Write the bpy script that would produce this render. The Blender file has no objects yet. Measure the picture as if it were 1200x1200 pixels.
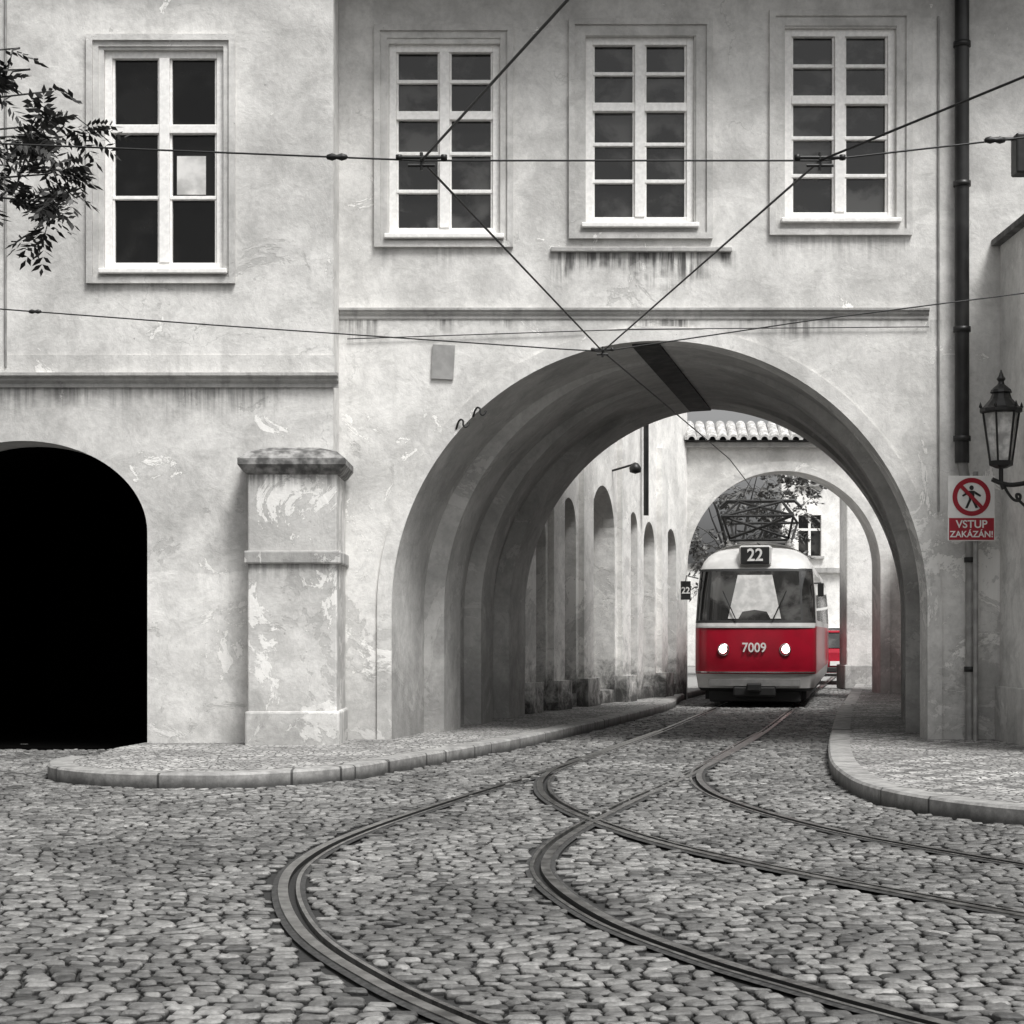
import bpy, math, random
import numpy as np
from mathutils import Vector, Matrix
random.seed(7); rng=np.random.default_rng(7)
S=bpy.context.scene; C=bpy.context
F=1555.0; EYE=1.357; HZ=701.0
def PX(px,Y): return (px-600.0)/F*Y
def PZ(py,Y): return EYE+(HZ-py)/F*Y

# ---------------------------------------------------------------- nodes
class NT:
    def __init__(s,m):
        m.use_nodes=True; s.t=m.node_tree; s.t.nodes.clear()
        s.out=s.t.nodes.new('ShaderNodeOutputMaterial'); s.b=s.t.nodes.new('ShaderNodeBsdfPrincipled')
        s.t.links.new(s.b.outputs[0],s.out.inputs[0])
    def _in(s,sock,v):
        if hasattr(v,'links'): s.t.links.new(v,sock)
        else: sock.default_value=v
    def m(s,op,a,b=0.0,c=0.0,clamp=False):
        n=s.t.nodes.new('ShaderNodeMath'); n.operation=op; n.use_clamp=clamp
        s._in(n.inputs[0],a); s._in(n.inputs[1],b); s._in(n.inputs[2],c); return n.outputs[0]
    def ss(s,x,lo,hi,a=0.0,b=1.0):
        n=s.t.nodes.new('ShaderNodeMapRange'); n.interpolation_type='SMOOTHSTEP'
        s._in(n.inputs[0],x); s._in(n.inputs[1],lo); s._in(n.inputs[2],hi); s._in(n.inputs[3],a); s._in(n.inputs[4],b); return n.outputs[0]
    def pos(s):
        return s.t.nodes.new('ShaderNodeNewGeometry').outputs['Position']
    def vscale(s,v,sc,off=(0,0,0)):
        n=s.t.nodes.new('ShaderNodeMapping'); s._in(n.inputs[0],v); n.inputs['Scale'].default_value=sc; n.inputs['Location'].default_value=off; return n.outputs[0]
    def noise(s,v,sc,det=4,rough=.55,dist=0,col=False):
        n=s.t.nodes.new('ShaderNodeTexNoise'); s._in(n.inputs['Vector'],v); n.inputs['Scale'].default_value=sc
        n.inputs['Detail'].default_value=det; n.inputs['Roughness'].default_value=rough; n.inputs['Distortion'].default_value=dist; return n.outputs[1 if col else 0]
    def vor(s,v,sc,feat='F1'):
        n=s.t.nodes.new('ShaderNodeTexVoronoi'); n.feature=feat; s._in(n.inputs['Vector'],v); n.inputs['Scale'].default_value=sc; return n
    def vadd(s,a,b,k):
        n=s.t.nodes.new('ShaderNodeVectorMath'); n.operation='MULTIPLY_ADD'; s._in(n.inputs[0],b); n.inputs[1].default_value=(k,k,k); s._in(n.inputs[2],a); return n.outputs[0]
    def sep(s,v):
        n=s.t.nodes.new('ShaderNodeSeparateXYZ'); s._in(n.inputs[0],v); return n.outputs
    def mix(s,f,a,b):
        n=s.t.nodes.new('ShaderNodeMix'); n.data_type='FLOAT'; s._in(n.inputs[0],f); s._in(n.inputs[2],a); s._in(n.inputs[3],b); return n.outputs[0]
    def gray(s,v):
        n=s.t.nodes.new('ShaderNodeCombineColor')
        s._in(n.inputs[0],v); s._in(n.inputs[1],s.m('MULTIPLY',v,.985)); s._in(n.inputs[2],s.m('MULTIPLY',v,.955))
        return n.outputs[0]
    def color(s,v): s._in(s.b.inputs['Base Color'],v)
    def rough(s,v): s._in(s.b.inputs['Roughness'],v)
    def bump(s,h,st=.3,dist=.02):
        n=s.t.nodes.new('ShaderNodeBump'); s._in(n.inputs['Height'],h); n.inputs['Strength'].default_value=st; n.inputs['Distance'].default_value=dist
        s.t.links.new(n.outputs[0],s.b.inputs['Normal'])

def simple(name,col,rough=.6,metal=0,var=.15,scale=6,spec=.5,emit=None,es=0):
    m=bpy.data.materials.new(name); n=NT(m)
    if not hasattr(col,'__len__'): col=(col,col*.985,col*.96)
    nz=n.noise(n.pos(),scale,5)
    mx=n.t.nodes.new('ShaderNodeMix'); mx.data_type='RGBA'
    n._in(mx.inputs[0],n.ss(nz,.35,.7)); 
    mx.inputs[6].default_value=(*[c*(1-var) for c in col],1); mx.inputs[7].default_value=(*[min(1,c*(1+var)) for c in col],1)
    n.color(mx.outputs[2]); n.rough(rough); n.b.inputs['Metallic'].default_value=metal
    n.b.inputs['Specular IOR Level'].default_value=spec
    if emit: n.b.inputs['Emission Color'].default_value=(*emit,1); n.b.inputs['Emission Strength'].default_value=es
    return m

def plaster(name,base=.62,dirt=.22,ledges=(),basez=1.0,spots=.5,damp=.35,zone=None,streak=.1):
    m=bpy.data.materials.new(name); n=NT(m); p=n.pos(); xyz=n.sep(p); x,y,z=xyz[0],xyz[1],xyz[2]
    big=n.noise(p,.55,7,.62,.5); med=n.noise(p,2.4,8,.7,.4); fine=n.noise(p,16,6,.72)
    c=n.mix(n.ss(big,.36,.62),base*.78,base*1.04)
    c=n.m('MULTIPLY',c,n.mix(n.ss(med,.36,.6),.84,1.04))
    c=n.m('MULTIPLY',c,n.mix(n.ss(fine,.35,.62),.92,1.03))
    if zone:
        zz=n.m('ADD',z,n.m('MULTIPLY',n.m('SUBTRACT',n.noise(p,1.3,5,.6),.5),zone[2]))
        c=n.m('MULTIPLY',c,n.ss(zz,zone[0]-.015,zone[0]+.015,zone[1],1.0))
    # fresh-render repairs (lighter, crisp edged), more of them low down
    nsp=n.noise(p,1.15,9,.74,.9); low=n.ss(z,1.2,6.0,-.03,.045)
    sp=n.ss(n.m('SUBTRACT',nsp,low),.585,.595)
    c=n.mix(n.m('MULTIPLY',sp,spots),c,min(.86,base*1.28))
    rim=n.m('MULTIPLY',n.ss(n.m('SUBTRACT',nsp,low),.57,.585),n.m('SUBTRACT',1.0,sp))
    c=n.mix(n.m('MULTIPLY',rim,spots*.3),c,dirt)
    # fallen plaster: greyer underlying render, then knocked-off dark spots and specks
    gp=n.ss(n.m('SUBTRACT',n.noise(n.vscale(p,(1,1,1),(8,1,4)),1.0,9,.72,.7),n.m('MULTIPLY',low,1.3)),.6,.612)
    c=n.mix(n.m('MULTIPLY',gp,spots*.42),c,base*.45)
    dk=n.ss(n.noise(n.vscale(p,(1,1,1),(5,3,9)),3.0,9,.8,.6),.65,.68)
    c=n.mix(n.m('MULTIPLY',dk,spots*.6),c,dirt*1.3)
    sk=n.ss(n.noise(n.vscale(p,(1,1,1),(1,7,2)),26,3,.6),.69,.73)
    c=n.mix(n.m('MULTIPLY',sk,n.m('MULTIPLY',n.ss(med,.45,.6),.6)),c,dirt)
    cp=n.vadd(p,n.noise(p,1.6,5,.6,col=True),.9)
    cr=n.vor(cp,.55,'DISTANCE_TO_EDGE'); crk=n.m('MULTIPLY',n.ss(cr.outputs['Distance'],.001,.006,1,0),n.ss(big,.52,.62))
    c=n.mix(n.m('MULTIPLY',crk,.28),c,dirt)
    st=n.noise(n.vscale(p,(3.2,3.2,.22)),1.6,6,.65)
    c=n.mix(n.m('MULTIPLY',n.ss(st,.5,.7),streak),c,dirt)
    st2=n.noise(n.vscale(p,(9,9,.35)),1.6,5,.65)
    brk=n.ss(n.noise(n.vscale(p,(1,1,1),(2,0,0)),1.1,4,.6),.38,.6,.12,1.1)
    for L in ledges:
        zt,ln,x0,x1,am=L
        le=n.m('MULTIPLY',brk,ln)
        mk=n.m('MULTIPLY',n.ss(z,n.m('SUBTRACT',zt,le),zt),n.ss(z,zt+.01,zt,0,1))
        mk=n.m('MULTIPLY',mk,n.m('MULTIPLY',n.ss(x,x0-.15,x0+.1),n.ss(x,x1-.1,x1+.15,1,0)))
        mk=n.m('MULTIPLY',mk,n.ss(st2,.36,.62)); mk=n.m('MULTIPLY',mk,n.m('MULTIPLY',brk,am),clamp=True)
        c=n.mix(mk,c,dirt*.7)
    zb=n.m('ADD',z,n.m('MULTIPLY',n.m('SUBTRACT',n.noise(p,2.6,9,.76,.4),.5),2.4))
    c=n.mix(n.m('MULTIPLY',n.ss(zb,.05,basez,1,0),damp),c,dirt)
    n.color(n.gray(c)); n.rough(.9); n.b.inputs['Specular IOR Level'].default_value=.2
    h=n.m('ADD',n.m('MULTIPLY',med,.9),n.m('MULTIPLY',fine,.3))
    h=n.m('SUBTRACT',n.m('SUBTRACT',h,n.m('MULTIPLY',gp,.2)),n.m('MULTIPLY',dk,.3)); h=n.m('ADD',h,n.m('MULTIPLY',sp,.08))
    n.bump(h,.5,.035)
    return m

# ---------------------------------------------------------------- object helpers
def link(o,parent=None):
    S.collection.objects.link(o)
    if parent: o.parent=parent
    return o
def empty(name,loc=(0,0,0),rot=0):
    e=bpy.data.objects.new(name,None); e.location=loc; e.rotation_euler[2]=rot; e.empty_display_size=.3; S.collection.objects.link(e); return e
def meshobj(name,v,f,mats,parent=None,smooth=False,mi=None):
    me=bpy.data.meshes.new(name); me.from_pydata([tuple(map(float,a)) for a in v],[],[tuple(a) for a in f]); 
    if not isinstance(mats,(list,tuple)): mats=[mats]
    for m in mats: me.materials.append(m)
    if mi is not None: me.polygons.foreach_set('material_index',mi)
    if smooth: me.polygons.foreach_set('use_smooth',[True]*len(me.polygons))
    me.update(); o=bpy.data.objects.new(name,me); return link(o,parent)
def box(name,x0,x1,y0,y1,z0,z1,mat,parent=None,bev=0):
    v=[(x,y,z) for z in (z0,z1) for x,y in ((x0,y0),(x1,y0),(x1,y1),(x0,y1))]
    f=[(3,2,1,0),(4,5,6,7),(0,1,5,4),(1,2,6,5),(2,3,7,6),(3,0,4,7)]
    o=meshobj(name,v,f,mat,parent)
    if bev:
        b=o.modifiers.new('b','BEVEL'); b.width=bev; b.segments=2
    return o
def fillcurve(name,loops,ext):
    cu=bpy.data.curves.new(name,'CURVE'); cu.dimensions='2D'; cu.fill_mode='BOTH'; cu.extrude=ext
    for L in loops:
        sp=cu.splines.new('POLY'); sp.points.add(len(L)-1)
        for i,q in enumerate(L): sp.points[i].co=(q[0],q[1],0,1)
        sp.use_cyclic_u=True
    to=bpy.data.objects.new('tmp',cu); S.collection.objects.link(to); C.view_layer.update()
    me=bpy.data.meshes.new_from_object(to.evaluated_get(C.evaluated_depsgraph_get()))
    bpy.data.objects.remove(to); me.name=name; return me
def loopwall(name,outer,holes,yf,t,mat,parent,mtx=None):
    me=fillcurve(name,[outer]+list(holes),t/2)
    me.transform(Matrix.Translation((0,yf+t/2,0))@Matrix.Rotation(math.pi/2,4,'X'))
    if mtx: me.transform(mtx)
    me.materials.clear(); me.materials.append(mat)
    for p in me.polygons: p.use_smooth=False
    return link(bpy.data.objects.new(name,me),parent)
def arc(cx,cz,rx,rz,n=40,a0=math.pi,a1=0):
    return [(cx+rx*math.cos(a0+(a1-a0)*i/n),cz+rz*math.sin(a0+(a1-a0)*i/n)) for i in range(n+1)]
def ring(name,cx,cz,rx,rz,w,z0,yf,t,mat,parent):
    o=[(cx-rx-w,z0)]+arc(cx,cz,rx+w,rz+w,64)+[(cx+rx+w,z0),(cx+rx,z0)]+arc(cx,cz,rx,rz,64,0,math.pi)+[(cx-rx,z0)]
    return loopwall(name,o,[],yf,t,mat,parent)
def tube(name,pts,r,mat,parent=None,radii=None,smooth=False,res=2):
    cu=bpy.data.curves.new(name,'CURVE'); cu.dimensions='3D'; cu.bevel_depth=r; cu.bevel_resolution=res; cu.use_fill_caps=True
    lists=pts if isinstance(pts[0][0],(list,tuple,Vector)) else [pts]
    for k,P in enumerate(lists):
        sp=cu.splines.new('NURBS' if smooth else 'POLY'); sp.points.add(len(P)-1)
        for i,p in enumerate(P):
            sp.points[i].co=(p[0],p[1],p[2],1)
            if radii: sp.points[i].radius=radii[k][i]
        if smooth: sp.use_endpoint_u=True; sp.order_u=3
    cu.materials.append(mat)
    return link(bpy.data.objects.new(name,cu),parent)
def lathe(name,prof,center,mat,parent=None,n=24,smooth=True,rot=None):
    v=[];f=[]
    for r,z in prof:
        for k in range(n):
            a=2*math.pi*k/n; v.append((r*math.cos(a),r*math.sin(a),z))
    for j in range(len(prof)-1):
        for k in range(n):
            f.append((j*n+k,j*n+(k+1)%n,(j+1)*n+(k+1)%n,(j+1)*n+k))
    o=meshobj(name,v,f,mat,parent,smooth)
    o.location=center
    if rot: o.rotation_euler=rot
    return o
def text(name,s,size,loc,mat,parent,rot=(math.pi/2,0,0),ext=.004,bold=0.0):
    cu=bpy.data.curves.new(name,'FONT'); cu.body=s; cu.size=size; cu.align_x='CENTER'; cu.align_y='CENTER'; cu.extrude=ext; cu.offset=bold
    cu.materials.append(mat); o=bpy.data.objects.new(name,cu); o.location=loc; o.rotation_euler=rot; return link(o,parent)

# ---------------------------------------------------------------- materials
YF=22.0; YL=21.3; YB=28.75; SL=.2
zc_r=PZ(441,YF); zc_l=PZ(497,YL)
M_right=plaster('plaster_right',.7,.17,ledges=[(zc_r,.35,-2,5.0,.9),(PZ(384,YF),.62,PX(635,YF),PX(780,YF),1.2),(PZ(380,YF),.4,PX(490,YF),PX(600,YF),.4),(PZ(372,YF),.4,PX(815,YF),PX(930,YF),.4)],basez=1.5,zone=(PZ(640,YF),1.06,.25),spots=.95,damp=.5)
M_left=plaster('plaster_left',.66,.17,ledges=[(zc_l,.45,-12,-2.1,.7),(PZ(410,YL),.35,PX(250,YL),PX(372,YL),.4)],basez=1.1,zone=(PZ(648,YL),1.18,.3),spots=.9,damp=.35)
M_pier=plaster('plaster_pier',.62,.16,ledges=[(PZ(565,20.9),.3,-4,-1,.8),(PZ(642,20.9),.3,-4,-1,.7)],basez=1.0,spots=.85,damp=.4)
M_trim=plaster('trim_stone',.45,.1,spots=1,basez=.5,damp=.1,streak=.4)
M_surr=plaster('surround_plaster',.62,.17,spots=.7,basez=.5,damp=.1,streak=.2)
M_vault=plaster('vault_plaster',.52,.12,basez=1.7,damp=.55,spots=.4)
M_ring=plaster('archivolt_plaster',.68,.17,basez=1.5,damp=.4,spots=.7)
M_gap=plaster('passage_wall_plaster',.86,.08,basez=1.0,damp=1,spots=.8,streak=.03)
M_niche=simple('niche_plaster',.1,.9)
M_gate=plaster('gate_plaster',.66,.2,basez=1,spots=.5)
M_side=plaster('side_wall_plaster',.78,.25,basez=1,spots=.4)
M_dark=simple('dark_passage',.003,.95,spec=.0)  # near-black base colour stands for unlit passage and room interiors
M_white=simple('white_window_paint',.82,.5,var=.08,scale=20)
M_iron=simple('black_iron',.02,.45,.3,var=.3)
M_pipe=simple('painted_pipe',.02,.4,.3,var=.5,scale=3)
M_pole=simple('galvanised_pole',.3,.45,.5,var=.2)
M_wire=simple('wire_steel',.012,.5,.2)
M_tile=simple('roof_tile',.45,.8,var=.35,scale=12)
M_roof=simple('roof',.2,.8,var=.3,scale=5)
M_red=simple('tram_red',(.3,.004,.018),.28,var=.1,scale=4)
M_cream=simple('tram_cream',.5,.3,var=.1,scale=4)
M_black=simple('rubber_black',.012,.6)
M_chrome=simple('chrome',.6,.2,1)
M_head=simple('headlamp',1,.3,emit=(1,.78,.74),es=10)
M_signw=simple('sign_white',.72,.4,var=.06); M_signr=simple('sign_red',(.3,.007,.02),.4,var=.08)
def glassmat(name,lo,hi,spec=.5,rough=.06,scale=1.6,a=.45,b=.62,dist=.3):
    m=bpy.data.materials.new(name); n=NT(m)
    nz=n.noise(n.vscale(n.pos(),(1,1,1.3),(3,1,2)),scale,5,.55,dist)
    n.color(n.gray(n.mix(n.ss(nz,a,b),lo,hi))); n.rough(rough); n.b.inputs['Specular IOR Level'].default_value=spec  # mottled reflections painted into the glass base colour
    n.bump(n.noise(n.pos(),1.5,1),.02,.02); return m
M_glass=glassmat('window_glass',.012,.06,.6,.03,1.7); M_glassL=glassmat('window_glass_dark',.003,.009,.3,.04); M_tglass=glassmat('tram_glass',.006,.05,.8,.04); M_tglass2=glassmat('windscreen_centre',.015,.08,.9,.05,1.5)
M_wpanel=simple('windscreen_panel',.5,.6,var=.2)
M_cover=simple('asphalt_strip',.035,.8,var=.5,scale=30)
m=bpy.data.materials.new('rail_steel'); n=NT(m); nz=n.noise(n.pos(),8,6,.7)
n.color(n.gray(n.mix(n.ss(nz,.35,.65),.08,.36))); n.rough(n.mix(nz,.2,.5)); n.b.inputs['Metallic'].default_value=.85; M_rail=m

# ---------------------------------------------------------------- building
B=empty('arched_building')
TOP=PZ(146,YF)
cx=PX(722,YF); R=222/70.7; zs=PZ(680,YF)
xl=PX(452,YL)
def winhole(w,Y): x0,x1,y0,y1=w; a,b,c,d=PX(x0,Y),PX(x1,Y),PZ(y1,Y),PZ(y0,Y); return [(a,c),(b,c),(b,d),(a,d)]
WR=[(498,590,212,370),(661,751,206,361),(826,918,199,357)]
WL=[(262,361,217,399)]
outer=[(xl-.3,0),(cx-R,0)]+arc(cx,zs,R,R,64)+[(cx+R,0),(9.5,0),(9.5,TOP),(xl-.3,TOP)]
loopwall('front_wall',outer,[winhole(w,YF) for w in WR],YF,.4,M_right,B)
ring('archivolt',cx,zs,R-.004,R-.004,.17,0.1,YF-.03,.035,M_ring,B)
bx=cx+SL*(YB-YF)
outer=[(-2.9,0),(bx-R,0)]+arc(bx,zs,R,R)+[(bx+R,0),(9.5,0),(9.5,TOP),(-2.9,TOP)]
loopwall('rear_wall',outer,[],YB-.4,.4,M_right,B)
box('rear_wall_left',-16,-2.901,YB-.39,YB,0,TOP,M_right,B)
def prof(inset):
    P=[(-R+inset,0)]+[(-R+inset,zs*i/6) for i in range(1,6)]
    for i in range(65):
        a=math.pi*(1-i/64); k=inset*abs(math.cos(a))**1.2
        P.append(((R-k)*math.cos(a),zs+(R-k)*math.sin(a)))
    P+=[(R-inset,zs*i/6) for i in range(5,-1,-1)]
    return P
secs=[(YF+.0,0),(YF+1.55,0),(YF+1.6,.24),(YF+2.5,.24),(YF+2.55,.04),(YF+3.6,.04),(YF+3.65,.26),(YF+4.4,.26),(YF+4.45,.04),(YF+5.5,.04),(YF+5.55,.26),(YB-.002,.26)]
v=[];f=[];np_=len(prof(0))
for (Y,i) in secs:
    for (a,b) in prof(i): v.append((cx+a+SL*(Y-YF),Y,b))
for j in range(len(secs)-1):
    for k in range(np_-1): f.append((j*np_+k,j*np_+k+1,(j+1)*np_+k+1,(j+1)*np_+k))
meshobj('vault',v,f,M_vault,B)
v=[];f=[]
for i,(a,b) in enumerate(prof(.26)): v.append((bx+a,YB+.003,b))
for i,(a,b) in enumerate(prof(0)): v.append((bx+a,YB+.003,b))
for k in range(np_-1): f.append((k,k+1,np_+k+1,np_+k))
meshobj('vault_rear_edge',v,f,M_vault,B)
v=[];f=[];ys=np.linspace(YF+.15,YB-.1,12)
for Y in ys:
    for t in (-.34,-.02):
        X=cx+SL*(Y-YF)+t; zz=zs+math.sqrt(R*R-t*t)
        v.append((X,Y,zz-.03)); v.append((X,Y,zz+.02))
for j in range(len(ys)-1):
    a=j*4; b=a+4
    f+= [(a,a+2,b+2,b),(a+1,a,b,b+1),(a+2,a+3,b+3,b+2)]
f.append((0,1,3,2))
meshobj('vault_crown_board',v,f,simple('tarred_board',.035,.8,var=.6),B)
lx=PX(195,YL); lrx=103/F*YL; lrz=76/F*YL; lzs=PZ(617,YL)
outer=[(-16,0),(lx-lrx,0)]+arc(lx,lzs,lrx,lrz)+[(lx+lrx,0),(xl,0),(xl,TOP),(-16,TOP)]
loopwall('left_wing_wall',outer,[winhole(w,YL) for w in WL],YL,.69,M_left,B)
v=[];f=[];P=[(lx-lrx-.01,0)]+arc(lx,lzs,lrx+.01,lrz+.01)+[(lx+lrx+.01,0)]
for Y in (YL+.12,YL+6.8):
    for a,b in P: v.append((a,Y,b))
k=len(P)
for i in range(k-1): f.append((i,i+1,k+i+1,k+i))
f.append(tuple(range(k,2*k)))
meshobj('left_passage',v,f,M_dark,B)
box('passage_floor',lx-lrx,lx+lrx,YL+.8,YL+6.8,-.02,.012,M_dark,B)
def extr(name,prof,x0,x1,mat,parent):
    k=len(prof); v=[(x0,a,b) for a,b in prof]+[(x1,a,b) for a,b in prof]
    f=[tuple(range(k))[::-1],tuple(range(k,2*k))]+[(i,(i+1)%k,k+(i+1)%k,k+i) for i in range(k)]
    return meshobj(name,v,f,mat,parent)
def cornice(name,Y,z0,z1,d,x0,x1,mat=None):
    h=z1-z0
    return extr(name,[(Y+.01,z0),(Y-d*.25,z0),(Y-d*.25,z0+h*.25),(Y-d*.6,z0+h*.45),(Y-d*.6,z0+h*.6),(Y-d,z0+h*.75),(Y-d,z0+h*.95),(Y+.01,z1)],x0,x1,mat or M_trim,B)
cornice('eaves_cornice',YF,TOP-.2,TOP+.12,.3,xl+.001,9.5)
cornice('eaves_cornice_left',YL,TOP-.2,TOP+.12,.3,-16,xl+.02)
extr('roof',[(YL-.3,TOP+.1),(YL-.3,TOP+.14),(25.4,TOP+1.15),(YB+.3,TOP+.1)],-16,9.6,M_roof,B)
box('end_wall',9.3,9.498,YF+.41,YB-.41,0,TOP,M_right,B)
cornice('string_course',YF,PZ(440,YF),PZ(431,YF),.06,xl+.004,PX(945,YF))
cornice('string_course_left',YL,PZ(497,YL),PZ(485,YL),.12,-16,xl+.06)
box('sub_band_left',-16,xl+.015,YL-.015,YL+.01,PZ(487,YL)+.02,PZ(470,YL),M_surr,B)
box('small_ledge',PX(632,YF),PX(782,YF),YF-.05,YF+.01,PZ(385,YF),PZ(381,YF),M_trim,B,.01)
def window(tag,w,Y,rows,sur,glass):
    x0,x1,z1,z0=PX(w[0],Y),PX(w[1],Y),PZ(w[2],Y),PZ(w[3],Y); W=x1-x0;H=z1-z0
    yr=Y+.05
    fw=.085; xm=(x0+x1)/2; hh=H-2*fw
    zl=[z1]+[z1-fw-r*hh for r,_ in rows]+[z0]
    for c0,c1_ in ((x0,xm),(xm,x1)):
        for i in range(len(zl)-1):
            t=[random.uniform(-.005,.005) for _ in range(4)]
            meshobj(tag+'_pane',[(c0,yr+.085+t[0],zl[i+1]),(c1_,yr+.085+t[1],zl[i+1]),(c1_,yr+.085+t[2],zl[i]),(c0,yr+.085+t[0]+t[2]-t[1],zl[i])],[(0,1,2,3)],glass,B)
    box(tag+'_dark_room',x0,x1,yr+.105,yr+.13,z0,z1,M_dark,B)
    bars=[(x0,x0+fw,z0,z1,0),(x1-fw,x1,z0,z1,0),(x0+fw,x1-fw,z1-fw,z1,.001),(x0+fw,x1-fw,z0,z0+fw,.001)]
    bars.append((xm-.058,xm+.058,z0+fw,z1-fw,-.012))
    for r,thick in rows:
        zz=z1-fw-r*hh; t=.05 if thick else .021
        for a,b in ((x0+fw,xm-.058),(xm+.058,x1-fw)):
            bars.append((a,b,zz-t,zz+t,-.004 if thick else .02))
    for i,(a,b,c,d,o) in enumerate(bars):
        box('%s_bar_%d'%(tag,i),a,b,yr+o,yr+.095,c,d,M_white,B,.006)
    for a,b in ((x0+fw,xm-.058),(xm+.058,x1-fw)):
        for q in (a+.0,b-.024): box('%s_stile'%tag,q,q+.024,yr+.03,yr+.094,z0+fw,z1-fw,M_white,B,.004)
    sx0,sx1,sz1,sz0=PX(sur[0],Y),PX(sur[1],Y),PZ(sur[2],Y),PZ(sur[3],Y)
    def fr(nm,a,b,c,d,t,o):
        loopwall(nm,[(a,c),(b,c),(b,d),(a,d)],[[(a+t,c+t),(b-t,c+t),(b-t,d-t),(a+t,d-t)]],Y-o,o+.003,M_surr,B)
    fr(tag+'_surround_outer',sx0,sx1,sz0,sz1,.07,.05)
    fr(tag+'_surround_inner',sx0+.071,sx1-.071,sz0+.071,sz1-.071,max(.03,min(x0-sx0-.075,sx1-x1-.075)),.02)
    box(tag+'_sill',x0-.05,x1+.05,Y-.09,Y+.06,z0-.06,z0-.002,M_white,B,.012)
rr=[(.165,0),(.36,1),(.575,0),(.79,0)]
window('window_a',WR[0],YF,rr,(486,601,197,381),M_glass); window('window_b',WR[1],YF,rr,(647,766,192,374),M_glass); window('window_c',WR[2],YF,rr,(813,931,185,371),M_glass)
window('window_d',WL[0],YL,[(.345,1),(.68,0)],(248,371,205,411),M_glassL)
box('pane_reflection',PX(321,YL),PX(345,YL),YL+.122,YL+.137,PZ(335,YL),PZ(303,YL),simple('painted_reflection',.5,.6,var=.35,scale=3),B)  # pale sheet in the pane, painting in a bright window's reflection
yp=20.9; a,b=PX(381,yp),PX(455,yp)
box('pier_shaft',a,b,yp,YF+.05,0,PZ(566,yp),M_pier,B,.02)
box('pier_base',a-.03,b+.03,yp-.03,YF+.04,0,PZ(765,yp),M_pier,B,.025)
box('pier_band',a-.04,b+.04,yp-.04,YF+.03,PZ(643,yp),PZ(632,yp),M_trim,B,.02)
v=[];f=[]
for (e,z) in ((.0,PZ(569,yp)),(.04,PZ(567,yp)),(.1,PZ(561,yp)),(.1,PZ(556,yp)),(.0,PZ(550,yp)),(-.22,PZ(545,yp))):
    v+=[(a-e,yp-e,z),(b+e,yp-e,z),(b+e,YL+.6,z),(a-e,YL+.6,z)]
for j in range(5):
    for k in range(4): f.append((j*4+k,j*4+(k+1)%4,(j+1)*4+(k+1)%4,(j+1)*4+k))
f.append((20,21,22,23)); meshobj('pier_cap',v,f,simple('weathered_cap',.2,.9,var=.6,scale=8),B)
o=box('wall_plate',-.13,.13,-.02,.0,-.2,.2,simple('grey_plate',.28,.6),B); o.location=(PX(543,YF),YF-.01,PZ(476,YF)); o.rotation_euler[1]=.05
for q,w_ in ((558,528),(572,518)):
    X,Z=PX(q,YF),PZ(w_,YF)
    tube('iron_hook',[(X-.06,YF-.03,Z-.05),(X-.03,YF-.07,Z+.06),(X+.03,YF-.08,Z+.05),(X+.02,YF-.09,Z-.02),(X+.07,YF-.08,Z-.04),(X+.09,YF-.02,Z+.02)],.012,M_iron,B,smooth=True)
X=PX(971,YF)
tube('drainpipe',[(X,YF-.1,TOP-.1),(X,YF-.1,PZ(560,YF))],.085,M_pipe,B,res=4)
tube('drainpipe_lower',[(X,YF-.1,PZ(558,YF)),(X+.1,YF-.09,PZ(600,YF)),(X+.1,YF-.1,.12)],.06,M_pole,B,res=4)
for py in (215,330,450,540,640,730):
    Z=PZ(py,YF); r_=.088 if py<570 else .063
    lathe('pipe_collar',[(r_,-.03),(r_+.014,-.03),(r_+.014,.03),(r_,.03)],(X if py<570 else X+.1,YF-.1,Z),M_pipe,B,16)
tube('conduit',[(PX(953,YF),YF-.02,PZ(190,YF)),(PX(953,YF),YF-.02,PZ(600,YF))],.012,M_pole,B)
tube('conduit_left',[(PX(181,YL),YL-.02,PZ(170,YL)),(PX(181,YL),YL-.02,PZ(480,YL))],.014,M_pole,B)
tube('facade_cable',[(xl+.1,YF-.03,PZ(457,YF)),(PX(700,YF),YF-.03,PZ(449,YF)),(PX(945,YF),YF-.03,PZ(447,YF))],.006,M_iron,B)

# ---------------------------------------------------------------- passage left wall
PW=empty('arcaded_wall')
ang=math.atan2(10.25,3.64); L=math.hypot(3.64,10.25)
Mw=Matrix.Translation((0,28.76,0))@Matrix.Rotation(ang,4,'Z')
def U(px):
    k=(px-600)/F; Y=.355*28.75/(.355-k); return (Y-28.75)*1.0612,Y
holes=[]
for a,b,t in ((617,628,600),(641,653,588),(665,685,578),(697,704,600),(709,718,608),(727,736,614)):
    ua,ya=U(a); ub,yb=U(b); zt=PZ(t,(ya+yb)/2); r=(ub-ua)/2
    holes.append([(ua,.35),(ub,.35)]+arc((ua+ub)/2,zt-r*1.2,r,r*1.2,16,0,math.pi))
loopwall('wall_face',[(-.1,0),(L,0),(L,6.2),(-.1,6.2)],holes,0,.45,M_gap,PW,Mw)
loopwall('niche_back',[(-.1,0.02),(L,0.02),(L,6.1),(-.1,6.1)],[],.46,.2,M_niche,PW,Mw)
for a,b in ((606,615),(630,639),(655,663),(687,694),(720,725)):
    ua,_=U(a); ub,_=U(b)
    loopwall('pilaster',[(ua,0),(ub,0),(ub,5.0),(ua,5.0)],[],-.1,.103,M_gap,PW,Mw)
    loopwall('pilaster_foot',[(ua-.08,0),(ub+.08,0),(ub+.08,.6),(ua-.08,.6)],[],-.2,.202,M_gap,PW,Mw)
u,_=U(706); 
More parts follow.
